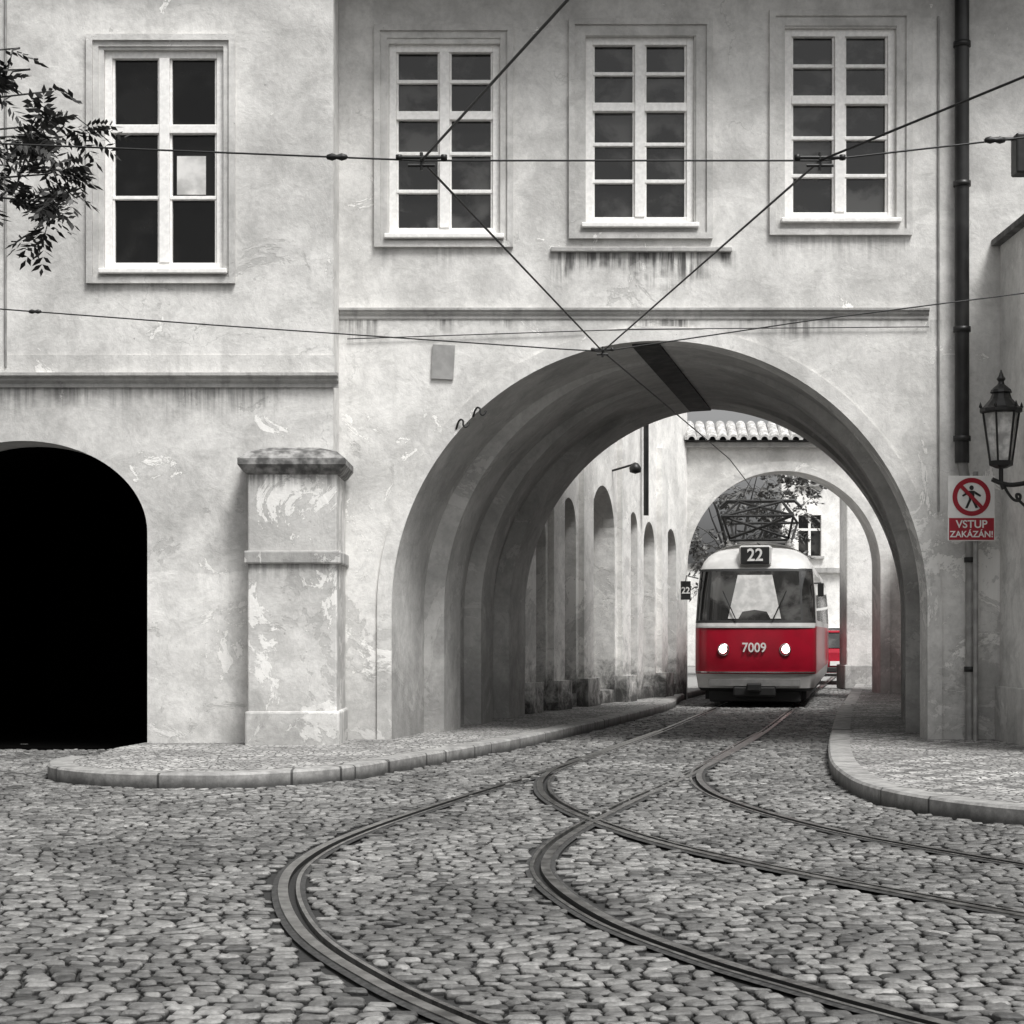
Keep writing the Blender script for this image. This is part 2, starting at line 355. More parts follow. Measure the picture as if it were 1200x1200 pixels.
def Wp(u,d,z): return Mw@Vector((u,d,z))
tube('downpipe',[Wp(u,-.12,6.1),Wp(u,-.12,3.6)],.05,M_pipe,PW)
p0=Wp(U(683)[0],-.0,4.3); tube('wall_lamp_arm',[p0,p0+Vector((.4,-.25,.1))],.02,M_iron,PW)
lathe('wall_lamp_head',[(0,.08),(.05,.06),(.11,-.02),(.1,-.1),(0,-.13)],p0+Vector((.4,-.25,.05)),M_iron,PW,12)
Rw=empty('garden_wall')
meshobj('wall_face',[(6.24,YB+.01,0),(8.3,39.4,0),(8.3,39.4,3.6),(6.24,YB+.01,3.6),(6.7,YB+.01,0),(8.8,39.4,0),(8.8,39.4,3.6),(6.7,YB+.01,3.6)],[(0,1,2,3),(4,7,6,5),(3,2,6,7),(1,5,6,2),(0,3,7,4)],M_gate,Rw)
GW=empty('stone_gateway'); YG=39.0; gc=(PX(745,YG)+PX(905,YG))/2; gr=(PX(905,YG)-PX(745,YG))/2; gt=PZ(566,YG); gz=gt-gr
outer=[(2.2,0),(gc-gr,0)]+arc(gc,gz,gr,gr)+[(gc+gr,0),(12,0),(12,5.3),(2.2,5.3)]
loopwall('gate_wall',outer,[],YG,.9,M_gate,GW)
ring('gate_archivolt',gc,gz,gr-.003,gr-.003,.2,0,YG-.05,.053,M_ring,GW)
box('gate_cornice',2.2,12,YG-.12,YG+1.0,5.22,5.34,M_trim,GW,.02)
v=[];f=[];nn=8
for i in range(46):
    x0=2.2+i*.215
    base=len(v)
    for (yy,zz,rr_) in ((YG-.28,5.36,.115),(YG+.3,5.72,.1)):
        for k in range(nn):
            a=math.pi*k/(nn-1); v.append((x0+rr_*math.cos(a),yy,zz+rr_*math.sin(a)))
    for k in range(nn-1): f.append((base+k,base+k+1,base+nn+k+1,base+nn+k))
    base=len(v)
    for k in range(nn):
        a=math.pi*k/(nn-1); v.append((x0+.07*math.cos(a),YG-.279,5.36+.07*math.sin(a)))
    for k in range(nn-1): f.append((base-2*nn+k,base-2*nn+k+1,base+k+1,base+k))
meshobj('coping_tiles',v,f,M_tile,GW)
extr('coping_bed',[(YG-.22,5.345),(YG+.3,5.68),(YG+1.1,5.345)],2.2,12,simple('tile_bed',.05,.9),GW)
PL=empty('stone_pillar'); box('shaft',PX(877,46),PX(903,46),46,47,0,5.0,M_side,PL,.03); box('cap',PX(874,46),PX(906,46),45.9,47.1,5.0,5.25,M_trim,PL,.03); box('base',PX(875,46),PX(905,46),45.92,47.1,0,.6,M_trim,PL,.03)

# ---------------------------------------------------------------- right side boundary wall
BW=empty('boundary_wall'); xs=PX(1004,YF); ye=19.0
box('wall_body',xs,xs+.5,ye,YF-.002,0,PZ(380,YF),M_side,BW)
z0=PZ(380,YF)
v=[];f=[]
for Y in (ye-.08,YF-.004):
    v+=[(xs-.1,Y,z0+.001),(xs-.1,Y,z0+.07),(xs+.25,Y,z0+.28),(xs+.6,Y,z0+.07),(xs+.6,Y,z0+.001)]
f=[(i,(i+1)%5,5+(i+1)%5,5+i) for i in range(5)]+[(0,1,2,3,4)]
meshobj('coping',v,f,simple('coping_dark',.1,.8,var=.5),BW)
box('plinth',xs-.06,xs+.1,ye,YF-.005,0,.75,M_gate,BW,.01)
box('low_wall',xs+.05,xs+.4,8,ye-.002,0,1.1,M_side,BW,.01); box('low_wall_coping',xs-.0,xs+.45,8,ye-.004,1.1,1.18,M_trim,BW,.01)  # unseen stretch of wall, kept low so the sun reaches the facade

# ---------------------------------------------------------------- street lamp
SLm=empty('street_lamp'); ly=20.6; lxx=PX(1005,ly)
zb,zt=PZ(560,ly),PZ(517,ly)
M_lg=simple('lantern_glass',.5,.15,var=.35,scale=9)
lathe('glass',[(.115,zb+.02),(.19,zt)],(lxx,ly,0),M_lg,SLm,6,False)
for k in range(6):
    a=2*math.pi*k/6
    tube('rib',[(lxx+.118*math.cos(a),ly+.118*math.sin(a),zb),(lxx+.2*math.cos(a),ly+.2*math.sin(a),zt)],.012,M_iron,SLm)
lathe('bottom_ring',[(0,zb-.06),(.06,zb-.05),(.13,zb-.02),(.135,zb+.03),(.11,zb+.03)],(lxx,ly,0),M_iron,SLm,6,False)
lathe('roof',[(.19,zt-.02),(.235,zt),(.235,zt+.03),(.2,zt+.05),(.12,zt+.14),(.1,zt+.2),(.12,zt+.21),(.11,zt+.24),(.04,zt+.3),(.03,zt+.33),(.05,zt+.36),(.03,zt+.39),(0.005,zt+.46)],(lxx,ly,0),M_iron,SLm,12,False)
for k in range(6):
    a=2*math.pi*k/6+.0
    lathe('crown_knob',[(0,0),(.02,.02),(.012,.05),(0,.08)],(lxx+.225*math.cos(a),ly+.225*math.sin(a),zt+.03),M_iron,SLm,6)
tube('stem',[(lxx,ly,zb-.05),(lxx,ly,zb-.2),(lxx+.03,ly,zb-.28)],.025,M_iron,SLm)
tube('arm',[(lxx-.1,ly,zb-.17),(lxx,ly,zb-.22),(lxx+.15,ly,zb-.24),(xs-.03,ly,zb-.2)],.026,M_iron,SLm,smooth=True)
tube('scroll',[(lxx+.02,ly,zb-.22),(lxx+.1,ly,zb-.38),(lxx+.2,ly,zb-.42),(lxx+.22,ly,zb-.34),(lxx+.16,ly,zb-.33),(lxx+.18,ly,zb-.4),(xs-.02,ly,zb-.52)],.016,M_iron,SLm,smooth=True)
box('wall_bracket',xs-.03,xs+.005,ly-.06,ly+.06,zb-.62,zb-.1,M_iron,SLm,.01)

# ---------------------------------------------------------------- sign
SG=empty('traffic_sign'); sy=21.62; s0,s1=PX(961,sy),PX(1000,sy); zt_,zm,zb_=PZ(570,sy),PZ(605,sy),PZ(624,sy); sc=(s0+s1)/2
tube('post',[(PX(984,sy+.09),sy+.09,.1),(PX(984,sy+.09),sy+.09,PZ(566,sy))],.03,M_pole,SG,res=4)
box('panel',s0,s1,sy,sy+.02,zb_,zt_,M_signw,SG,.006)
box('red_panel',s0+.012,s1-.012,sy-.004,sy+.002,zb_+.012,zm,M_signr,SG)
zc=(zt_+zm)/2
def disc_ring(name,r0,r1,mat,y):
    v=[];f=[];n_=40
    for k in range(n_):
        a=2*math.pi*k/n_; v+=[(sc+r0*math.cos(a),y,zc+r0*math.sin(a)),(sc+r1*math.cos(a),y,zc+r1*math.sin(a))]
    for k in range(n_):
        a=2*k;b=2*((k+1)%n_); f.append((a,a+1,b+1,b))
    return meshobj(name,v,f,mat,SG)
disc_ring('prohibition_ring',.165,.22,M_signr,sy-.004)
def poly(name,pts,y,mat):
    return meshobj(name,[(sc+a,y,zc+b) for a,b in pts],[tuple(range(len(pts)))],mat,SG)
poly('figure_head',[(.026*math.cos(t*.5236),.105+.028*math.sin(t*.5236)) for t in range(12)],sy-.005,M_black)
poly('figure_torso',[(-.035,.07),(.035,.07),(.03,-.03),(-.03,-.03)],sy-.005,M_black)
poly('figure_leg',[(-.03,-.028),(.0,-.028),(-.045,-.13),(-.075,-.13)],sy-.0052,M_black)
poly('figure_leg_b',[(0,-.028),(.03,-.028),(.075,-.125),(.045,-.13)],sy-.0052,M_black)
poly('figure_arm',[(-.035,.068),(-.035,.035),(-.1,-.0),(-.11,.02)],sy-.0054,M_black)
poly('figure_arm_b',[(.035,.068),(.035,.035),(.1,.0),(.11,.02)],sy-.0054,M_black)
poly('prohibition_bar',[(-.145,.12),(-.115,.15),(.145,-.12),(.115,-.15)],sy-.007,M_signr)
text('sign_text','VSTUP',.125,(sc,sy-.006,zb_+.19),M_signw,SG,ext=.001,bold=.002)
text('sign_text_b','ZAKÁZÁN!',.1,(sc,sy-.006,zb_+.075),M_signw,SG,ext=.001,bold=.002)

# ---------------------------------------------------------------- ground polygons
kl=[(-4.45,18.9),(-4.5,18.3),(-4.3,17.5),(-3.9,16.95),(-3.42,16.65),(-2.9,16.55),(-2.35,16.62),(-1.57,17.4),(-.98,19.0),(0.0,22.0),(.7,24.6),(1.41,27.4),(2.4,31.6),(2.95,34.4),(3.3,37),(3.6,39),(4.5,43)]
left_back=[(3.3,43),(3.0,39.5),(-.6,29.2),(-1.7,22.4),(-4.14,21.6),(-4.3,20.4)]
kr=[(12,6.5),(8,9.2),(6.2,10.7),(4.68,12.1),(3.9,12.95),(3.35,13.7),(3.02,14.6),(2.9,15.6),(2.95,16.8),(3.12,18.4),(3.59,21.3),(4.3,25.2),(5.31,30.6),(6.1,34.5),(7.0,39.0),(8.4,46)]
right_back=[(9.5,46),(9.5,30),(9.5,22.1),(12,22.1)]
def catmull(P,n=8):
    P=[np.array(p,float) for p in P]; out=[]
    Q=[2*P[0]-P[1]]+P+[2*P[-1]-P[-2]]
    for i in range(1,len(Q)-2):
        for t in np.linspace(0,1,n,endpoint=False):
            a,b,c,d=Q[i-1],Q[i],Q[i+1],Q[i+2]
            out.append(.5*((2*b)+(-a+c)*t+(2*a-5*b+4*c-d)*t*t+(-a+3*b-3*c+d)*t**3))
    out.append(P[-1]); return np.array(out)
kls=catmull(kl,5); krs=catmull(kr,5)
def offset(C_,d):
    T=np.gradient(C_,axis=0); T/=np.linalg.norm(T,axis=1)[:,None]; N=np.stack([T[:,1],-T[:,0]],1); return C_+N*d
def pip(pts,poly):
    poly=np.array(poly); x,y=pts[:,0],pts[:,1]; ins=np.zeros(len(pts),bool); j=len(poly)-1
    for i in range(len(poly)):
        xi,yi=poly[i];xj,yj=poly[j]
        c=((yi>y)!=(yj>y))&(x<(xj-xi)*(y-yi)/((yj-yi) if yj!=yi else 1e-9)+xi); ins^=c; j=i
    return ins
def mosaic(name,lo,hi,checker=False):
    m=bpy.data.materials.new(name); n=NT(m); p=n.pos()
    vv=n.vscale(p,(1,1,0)); vd=n.vor(vv,14,'DISTANCE_TO_EDGE'); vc=n.vor(vv,14,'F1')
    cell=n.sep(vc.outputs['Color'])[0]; j=n.ss(vd.outputs['Distance'],.03,.12)
    c=n.mix(cell,lo,hi)
    if checker:
        ck=n.t.nodes.new('ShaderNodeTexChecker'); n._in(ck.inputs[0],n.vscale(n.vadd(p,n.noise(p,6,3,.5,col=True),.05),(4.5,3.2,0))); ck.inputs['Scale'].default_value=1.0
        ck.inputs[1].default_value=(1.2,)*3+(1,); ck.inputs[2].default_value=(.55,)*3+(1,)
        c=n.m('MULTIPLY',c,n.mix(n.ss(n.noise(p,.9,4),.4,.6),n.sep(ck.outputs[0])[0],.85))
    c=n.m('MULTIPLY',c,n.mix(n.ss(n.noise(p,1.1,6,.6),.3,.7),.6,1.2)); c=n.mix(j,.05,c)
    n.color(n.gray(c)); n.rough(.75); n.bump(j,.6,.012); return m
m=bpy.data.materials.new('kerb_granite'); n=NT(m); p=n.pos()
w=n.vor(n.vscale(p,(1,1,0)),.9,'DISTANCE_TO_EDGE'); jj=n.ss(w.outputs['Distance'],.006,.014)
c=n.mix(n.ss(n.noise(p,7,7,.7),.3,.75),.18,.4); c=n.m('MULTIPLY',c,n.mix(n.noise(p,.8,3),.7,1.2)); c=n.mix(jj,.06,c)
zz=n.sep(p)[2]; c=n.m('MULTIPLY',c,n.ss(zz,0,.11,.22,1))
n.color(n.gray(c)); n.rough(.7); n.bump(n.noise(p,30,4),.3,.01); M_kerb=m
def kerbmesh(name,C_,side,parent,h=.13):
    I=offset(C_,side*.24); k=len(C_); v=[];f=[]
    for i in range(k):
        a=C_[i];b=I[i]; g=a+(b-a)*.08
        v+=[(a[0],a[1],-.02),(a[0],a[1],h-.02),(g[0],g[1],h),(b[0],b[1],h),(b[0],b[1],.05)]
    for i in range(k-1):
        for q in range(4): f.append((i*5+q,(i+1)*5+q,(i+1)*5+q+1,i*5+q+1))
    return meshobj(name,v,f,M_kerb,parent)
def ngon(name,pts,z,mat,parent):
    me=fillcurve(name,[pts],0)
    me.transform(Matrix.Translation((0,0,z))); me.materials.clear(); me.materials.append(mat)
    return link(bpy.data.objects.new(name,me),parent)
def sidewalk(name,curve,back,mat):
    e=empty(name); full=[tuple(p) for p in curve]+back
    sd=-1; t_=offset(curve,-.23)
    if not pip(t_[len(t_)//2:len(t_)//2+1],full)[0]: sd=1; t_=offset(curve,.23)
    kerbmesh('kerb',curve,sd,e); ngon('paving',[tuple(p) for p in t_]+back,.122,mat,e); return full
fullL=sidewalk('sidewalk',kls,left_back,mosaic('mosaic_left',.24,.5))
fullR=sidewalk('sidewalk',krs,right_back,mosaic('mosaic_right',.3,.5,True))

# ---------------------------------------------------------------- rails
B1=[(4.2,2.2),(3.15,3.8),(2.2,5.3),(1.446,6.61),(1.13,7.2),(.8,7.9),(.454,8.9),(.22,10.2),(.19,11.3),(.38,12.7),(.93,15.1),(1.9,18.9),(3.3,25.1),(4.6,31.5),(5.2,34.5),(6.1,39),(7.5,46),(10.3,60)]
B2=[(9.5,3.0),(6.2,6.5),(4.1,9.2),(3.35,10.45),(2.73,11.7),(2.25,12.95),(1.86,14.7),(1.70,16.5),(1.85,18.6),(2.42,21.3),(3.02,24.0),(3.45,25.9)]
c1=catmull(B1,24); c2=catmull(B2,24)
def left_of(c):
    o1=offset(c,-1.435); o2=offset(c,1.435); return o1 if o1[len(o1)//2][0]<o2[len(o2)//2][0] else o2
rails=[c1,left_of(c1),c2,left_of(c2)]
TR=empty('tram_rails')
for ri,c in enumerate(rails):
    segs=[(-.078,-.008,-.045,-.003,1),(-.045,-.003,-.045,.004,0),(-.045,.004,.008,.004,0),(.008,.004,.008,-.04,2),(.008,-.04,.05,-.04,2),(.05,-.04,.05,.002,0),(.05,.002,.072,.002,0),(.072,.002,.074,-.003,1),(.074,-.003,.1,-.008,1)]
    v=[];f=[];mi=[]; k=len(c)
    other=rails[ri^1]
    inward=1 if np.linalg.norm(offset(c,.1)[k//2]-other[k//2])<np.linalg.norm(offset(c,-.1)[k//2]-other[k//2]) else -1
    dz=.0007*ri
    for (o1,z1,o2,z2,mt) in segs:
        A=offset(c,inward*o1);Bb=offset(c,inward*o2); base=len(v)
        for i in range(k): v+=[(A[i][0],A[i][1],z1+dz),(Bb[i][0],Bb[i][1],z2+dz)]
        for i in range(k-1): f.append((base+2*i,base+2*i+1,base+2*i+3,base+2*i+2)); mi.append(mt)
    meshobj('rail_%d'%ri,v,f,[M_rail,M_cover,M_black],TR,mi=mi)

# ---------------------------------------------------------------- cobbles
RW=.086; cent=[];half=[]
for y in np.arange(4.8,47,RW):
    if y<22: x0,x1=-(.31*y+1.4),.31*y+1.4
    else: x0,x1=(-1.5 if y<30 else 1.0),10
    x=x0-random.random()*.2
    while x<x1:
        w=random.uniform(.072,.138); cent.append((x+w/2,y)); half.append(w/2); x+=w
for y in np.arange(22,23.5,RW):
    x=lx-lrx
    while x<lx+lrx:
        w=random.uniform(.072,.138); cent.append((x+w/2,y)); half.append(w/2); x+=w
cent=np.array(cent); half=np.array(half)
def warp(P):
    x,y=P[...,0].copy(),P[...,1].copy()
    y2=y+.22*np.sin(x*.45+1)+.06*np.sin(x*1.7+y*.6)+.02*np.sin(x*5.1+y*2.3)+.009*np.sin(x*9.3-y*4.1); x2=x+.05*np.sin(y*3.1+x*.5)+.12*np.sin(y*.4)
    return np.stack([x2,y2],-1)
wc=warp(cent)
keep=~pip(wc,fullL)&~pip(wc,fullR)
def mind(P,c,chunk=4000):
    out=np.zeros(len(P)); cc=c[::2]
    for i in range(0,len(P),chunk):
        d=P[i:i+chunk,None,:]-cc[None]; out[i:i+chunk]=np.sqrt((d**2).sum(-1)).min(1)
    return out
for c in rails: keep&=mind(wc,c)>.12
keep&=~((wc[:,0]<-7.6)&(wc[:,1]>21.2))&~((wc[:,1]>21.4)&(wc[:,1]<21.99)&(wc[:,0]>lx+lrx)&(wc[:,0]<-1.3))
cent=cent[keep];half=half[keep];N=len(cent)
hx=half-.0065; hy=np.full(N,RW/2-.0065)+rng.uniform(-.005,.0015,N)
# irregular eight-sided stones: rounded corners
ca=.45; cb=.4
cor=np.array([(-1+ca,-1),(1-ca,-1),(1,-1+cb),(1,1-cb),(1-ca,1),(-1+ca,1),(-1,1-cb),(-1,-1+cb)],float)
cor[[0,1,4,5],0]*=1.25
jit=rng.normal(0,.0028,(N,8,2))+np.repeat(rng.normal(0,.003,(N,4,2)),2,axis=1)
hz=rng.normal(0,.004,N); tl=rng.normal(0,.055,(N,2))
V=np.zeros((N,24,3))
for r,(ins,z) in enumerate([(-.001,-.045),(.000,-.009),(.011,.0)]):
    loc=cor[None]*np.stack([hx-ins,hy-ins],-1)[:,None,:]+jit*(1 if r<2 else .8)
    P=cent[:,None,:]+loc
    V[:,r*8:(r+1)*8,:2]=warp(P); V[:,r*8:(r+1)*8,2]=z+hz[:,None]+(loc*tl[:,None,:]).sum(-1)*(r>0)-.001
ft4=[[a,(a+1)%8,8+(a+1)%8,8+a] for a in range(8)]+[[8+a,8+(a+1)%8,16+(a+1)%8,16+a] for a in range(8)]
ft4=np.array(ft4)
F4=(np.arange(N)[:,None,None]*24+ft4[None]).reshape(N,-1); F8=(np.arange(N)[:,None]*24+np.arange(16,24)[None])
idx=np.concatenate([F4,F8],1).reshape(-1).astype(np.int32)
tot=np.tile(np.array([4]*16+[8],dtype=np.int32),N); start=np.concatenate([[0],np.cumsum(tot)[:-1]]).astype(np.int32)
me=bpy.data.meshes.new('cobbles'); me.vertices.add(N*24); me.vertices.foreach_set('co',V.reshape(-1)); 
me.loops.add(len(idx)); me.loops.foreach_set('vertex_index',idx); me.polygons.add(len(tot))
me.polygons.foreach_set('loop_start',start); me.polygons.foreach_set('loop_total',tot)
me.polygons.foreach_set('use_smooth',np.tile(np.array([False]*8+[True]*9),N))
me.update(calc_edges=True)
at=me.color_attributes.new('tone','FLOAT_COLOR','POINT'); col=np.ones((N,24,4)); tone=np.clip(rng.normal(.48,.25,N),0,1); col[:,:,0]=tone[:,None]; col[:,:,1]=rng.uniform(0,1,N)[:,None]
at.data.foreach_set('color',col.reshape(-1))
m=bpy.data.materials.new('cobble_granite'); n=NT(m); a=n.t.nodes.new('ShaderNodeAttribute'); a.attribute_name='tone'; p=n.pos()
tn=n.sep(a.outputs['Color'])[0]
c=n.mix(tn,.055,.26); c=n.m('MULTIPLY',c,n.mix(n.ss(n.noise(p,26,6,.72),.3,.7),.6,1.3)); c=n.m('MULTIPLY',c,n.mix(n.ss(n.noise(p,.6,6,.62,.4),.32,.66),.6,1.18))
z=n.sep(p)[2]; c=n.m('MULTIPLY',c,n.ss(z,-.017,-.005,.12,1))
n.color(n.gray(c)); n.rough(n.mix(n.noise(p,3,5),.36,.65)); n.bump(n.noise(p,45,5,.7),.6,.012)
me.materials.append(m); link(bpy.data.objects.new('cobblestone_road',me))
m=bpy.data.materials.new('joint_earth'); n=NT(m); p=n.pos(); c=n.mix(n.noise(p,9,6,.7),.008,.03)
far=n.ss(n.sep(p)[1],46,48); c=n.mix(far,c,.25); n.color(n.gray(c)); n.rough(.95); n.bump(n.noise(p,40,4),.4,.02); M_g=m
meshobj('ground',[(-300,-300,-.024),(300,-300,-.024),(300,400,-.024),(-300,400,-.024)],[(0,1,2,3)],M_g)

# ---------------------------------------------------------------- tram
T=empty('tram',(4.45,34.5,0),-math.atan(.185)); T.scale=(.935,1,1)
nexp=3.6; dd=.6
fx=[1,.999,.99,.965,.92,.86,.79,.755,.6,.4,.2,0]
levels=[(.30,1.10,.16),(.36,1.15,.08),(.62,1.19,.02),(.66,1.2,.01),(1.0,1.2,0),(1.4,1.2,.02),(1.5,1.2,.035),(1.56,1.2,.05),(1.61,1.195,.065),(2.1,1.17,.19),(2.52,1.13,.31),(2.57,1.12,.33),(2.7,1.07,.41),(2.82,.98,.55),(2.93,.83,.8),(3.01,.62,1.15),(3.06,.4,1.6),(3.08,.02,2.2)]
side=[14.2,14.0,12.9,12.7,11.5,11.3,10.1,9.9,8.7,8.5,7.3,7.1,5.9,5.7,4.5,4.3,3.1,2.9,1.7,1.5,1.0]
rings=[]
for z,w,fo in levels:
    P=[( (w*.93 if k==0 else w), min(y,14.2-(fo if z>2.6 else 0)) if k==0 else min(y,14.1-(fo if z>2.6 else 0))) for k,y in enumerate(side)]
    fr=[(w*f_,fo+dd*(1-(max(0,1-f_**nexp))**(1/nexp))) for f_ in fx]
    Rr=P+fr+[(-a,b) for a,b in fr[-2::-1]]+[(-a,b) for a,b in P[::-1]]
    rings.append([(a,b,z) for a,b in Rr])
k=len(rings[0]); v=[p_ for r in rings for p_ in r]; f=[];mi=[]
ns=len(side); nf=len(fx)
for j in range(len(levels)-1):
    z=(levels[j][0]+levels[j+1][0])/2
    for i in range(k):
        i2=(i+1)%k; f.append((j*k+i,j*k+i2,(j+1)*k+i2,(j+1)*k+i))
        mt=1
        if z<.36: mt=2
        elif z<.64: mt=1
        elif z<1.5: mt=0
        fi=i-ns; tt=2*nf-1
        if 1.56<z<2.57:
            if 0<=fi<tt-1:
                q=min(fi,tt-2-fi)
                if q>=2:
                    mt=3
                    if q>=7 and z>1.61 and z<2.52: mt=4
                    if q==6 or z<1.61 or z>2.52 or q==2: mt=2
            else:
                q=i if i<ns-1 else (k-2-i)
                if 0<=q<ns-1 and q%2==1 and z<2.52 and z>1.61: mt=3
                if i==k-1: mt=3 if 1.61<z<2.52 else 1
        mi.append(mt)
f.append(tuple(range(k))[::-1]); mi.append(2)
o=meshobj('body',v,f,[M_red,M_cream,M_black,M_tglass,M_tglass2],T,True,mi)
es=o.modifiers.new('e','EDGE_SPLIT'); es.split_angle=math.radians(40)
def frontstrip(name,z0,z1,out,mat,xf=.97,wid=1.2,fo=0.0):
    pts=[]
    for t in np.linspace(-xf,xf,41):
        pts.append((wid*t,fo+dd*(1-(max(0,1-abs(t)**nexp))**(1/nexp))-out))
    v=[];f=[]
    for a,b in pts: v+=[(a,b,z0),(a,b,z1),(a,b+out+.02,z1),(a,b+out+.02,z0)]
    for i in range(len(pts)-1):
        for q in range(4): f.append((i*4+q,(i+1)*4+q,(i+1)*4+(q+1)%4,i*4+(q+1)%4))
    f+=[(0,1,2,3),tuple(4*(len(pts)-1)+q for q in (3,2,1,0))]
    return meshobj(name,v,f,mat,T)
frontstrip('belt_moulding',1.47,1.5,.02,M_cream,.98,1.2,.03)
frontstrip('lower_moulding',.64,.665,.02,M_chrome,.98,1.2,.01)
frontstrip('bumper',.4,.52,.05,simple('grey_bumper',.2,.5),.75,1.19,.05)
meshobj('windscreen_panel',[(-.52,.075+.0,1.64),(.52,.075,1.64),(.34,.27,2.45),(-.34,.27,2.45)],[(0,1,2,3)],M_wpanel,T)  # pale flat trapezoid on the windscreen
box('coupler',-.14,.14,-.18,.3,.3,.46,M_black,T,.03)
box('coupler_cover',-.42,.42,.0,.2,.2,.4,M_black,T,.04)
box('underframe',-1.0,1.0,.5,13.8,.14,.34,M_black,T)
box('fender',-.9,.9,.25,.5,.1,.32,M_black,T,.03)
for yb in (2.6,4.5,9.6,11.5):
    for sx in (-.72,.72):
        lathe('wheel',[(0,-.06),(.3,-.06),(.34,-.04),(.34,.06),(.0,.06)],(sx,yb,.35),M_iron,T,20,rot=(0,math.pi/2,0))
    box('axle_box',-1.0,1.0,yb-.2,yb+.2,.25,.42,M_black,T)
lens=simple('lens_red',(.25,.02,.02),.3)
for sx in (-.6,.6):
    yy=dd*(1-(max(0,1-abs(sx/1.2)**nexp))**(1/nexp))
    lathe('headlight_rim',[(.09,0),(.12,.0),(.115,.05),(.09,.06)],(sx,yy+.03,1.07),M_chrome,T,24,rot=(math.pi/2,0,0))
    lathe('headlight',[(0.0,.03),(.055,.028),(.09,.01)],(sx,yy+.025,1.07),M_head,T,24,rot=(math.pi/2,0,0))
    lathe('indicator',[(0,.03),(.04,.02),(.05,0)],(sx*1.4,yy+.08,1.07),lens,T,16,rot=(math.pi/2,0,0))
text('fleet_number','7009',.24,(0,-.035,1.1),M_signw,T,bold=.004)
box('destination_box',-.32,.32,.3,.95,2.62,3.0,M_cream,T,.05)
box('destination_glass',-.28,.28,.285,.31,2.65,2.97,M_black,T,.01)
text('route_number','22',.32,(0,.275,2.81),simple('number_white',.7,.4),T,bold=.006)
tube('wiper_l',[(-.35,.03,1.6),(-.62,.13,2.15)],.012,M_black,T); tube('wiper_r',[(.35,.03,1.6),(.62,.13,2.15)],.012,M_black,T)
box('side_route_board',-1.5,-1.3,.55,.58,2.0,2.35,M_black,T,.01); text('side_route_text','22',.17,(-1.4,.545,2.17),M_signw,T,bold=.004)
tube('mirror_arm',[(-1.15,.6,2.4),(-1.38,.5,2.45),(-1.4,.5,2.3)],.012,M_black,T)
tube('mirror_arm_r',[(1.15,.6,2.3),(1.28,.5,2.3)],.012,M_black,T); box('mirror_r',1.22,1.34,.48,.52,2.05,2.3,M_black,T,.01)
box('roof_gear',-.55,.55,3.2,5.2,3.04,3.25,simple('roof_gear_grey',.2,.6),T,.04)
pz=3.28
pts=[]
for s in (-.6,.6):
    pts+=[[(s,1.6,pz-.12),(s,3.2,pz-.12)],[(s,1.7,pz-.08),(s*1.2,1.2,pz+.32)],[(s*1.2,1.2,pz+.32),(s*.75,2.2,pz+.66)],[(s,3.1,pz-.08),(s*1.2,3.6,pz+.32)],[(s*1.2,3.6,pz+.32),(s*.75,2.6,pz+.66)]]
pts+=[[(-.6,1.6,pz-.12),(.6,1.6,pz-.12)],[(-.6,3.2,pz-.12),(.6,3.2,pz-.12)],[(-.72,1.2,pz+.32),(.72,1.2,pz+.32)],[(-.72,3.6,pz+.32),(.72,3.6,pz+.32)],[(-.72,1.2,pz+.32),(.45,2.2,pz+.66)],[(.72,1.2,pz+.32),(-.45,2.2,pz+.66)],[(-.6,1.7,pz-.08),(.72,1.2,pz+.32)],[(.6,1.7,pz-.08),(-.72,1.2,pz+.32)]]
tube('pantograph_frame',pts,.026,M_iron,T)
tube('pantograph_head',[[(-.85,2.25,pz+.55),(-.7,2.25,pz+.68),(.7,2.25,pz+.68),(.85,2.25,pz+.55)],[(-.85,2.55,pz+.55),(-.7,2.55,pz+.68),(.7,2.55,pz+.68),(.85,2.55,pz+.55)]],.028,M_iron,T)
porc=simple('porcelain',.4,.3)
for s in (-.6,.6):
    for y in (1.65,3.15): lathe('insulator',[(.05,-.24),(.07,-.2),(.04,-.17),(.07,-.14),(.04,-.1)],(s,y,pz),porc,T,10)

# ---------------------------------------------------------------- wires
OW=empty('overhead_wires')
zw=4.3
def AT(px,py,z):
    Y=(z-EYE)*F/(HZ-py); return (PX(px,Y),Y,z)
J1=AT(525,309,zw); J2=AT(855,309,zw); K=AT(675,467,4.26)
endT=(T.location.x+.45,T.location.y+2.4,pz+.7)
Vk=AT(780,556,4.12)
far1=(AT(645,177,zw)); e1=[far1[i]+(far1[i]-J1[i])*1.2 for i in range(3)]
wires=[[tuple(e1),far1,J1],[J1,K],[K,Vk,tuple(endT),(endT[0]+2,endT[1]+10,4.1)],
 [(4.3,5.5,zw),AT(1023,240,zw),J2],[J2,K]]
tube('contact_wires',wires,.008,M_wire,OW)
Y1=J1[1]
tube('span_wire',[(-9,Y1+.2,5.1),(PX(177,Y1),Y1,PZ(295,Y1)),J1,J2,(PX(1023,Y1),Y1,PZ(290,Y1)),(xs+.2,Y1-.1,4.75)],.006,M_wire,OW)
KY=K[1]
tube('span_wire_b',[(-9,KY,5.1),(PX(177,KY),KY,PZ(432,KY)),(PX(350,KY),KY,PZ(445,KY)),(PX(640,KY),KY,PZ(465,KY)),K,(PX(850,KY),KY,PZ(441,KY)),(xs+.01,KY,PZ(414,KY))],.007,M_wire,OW)
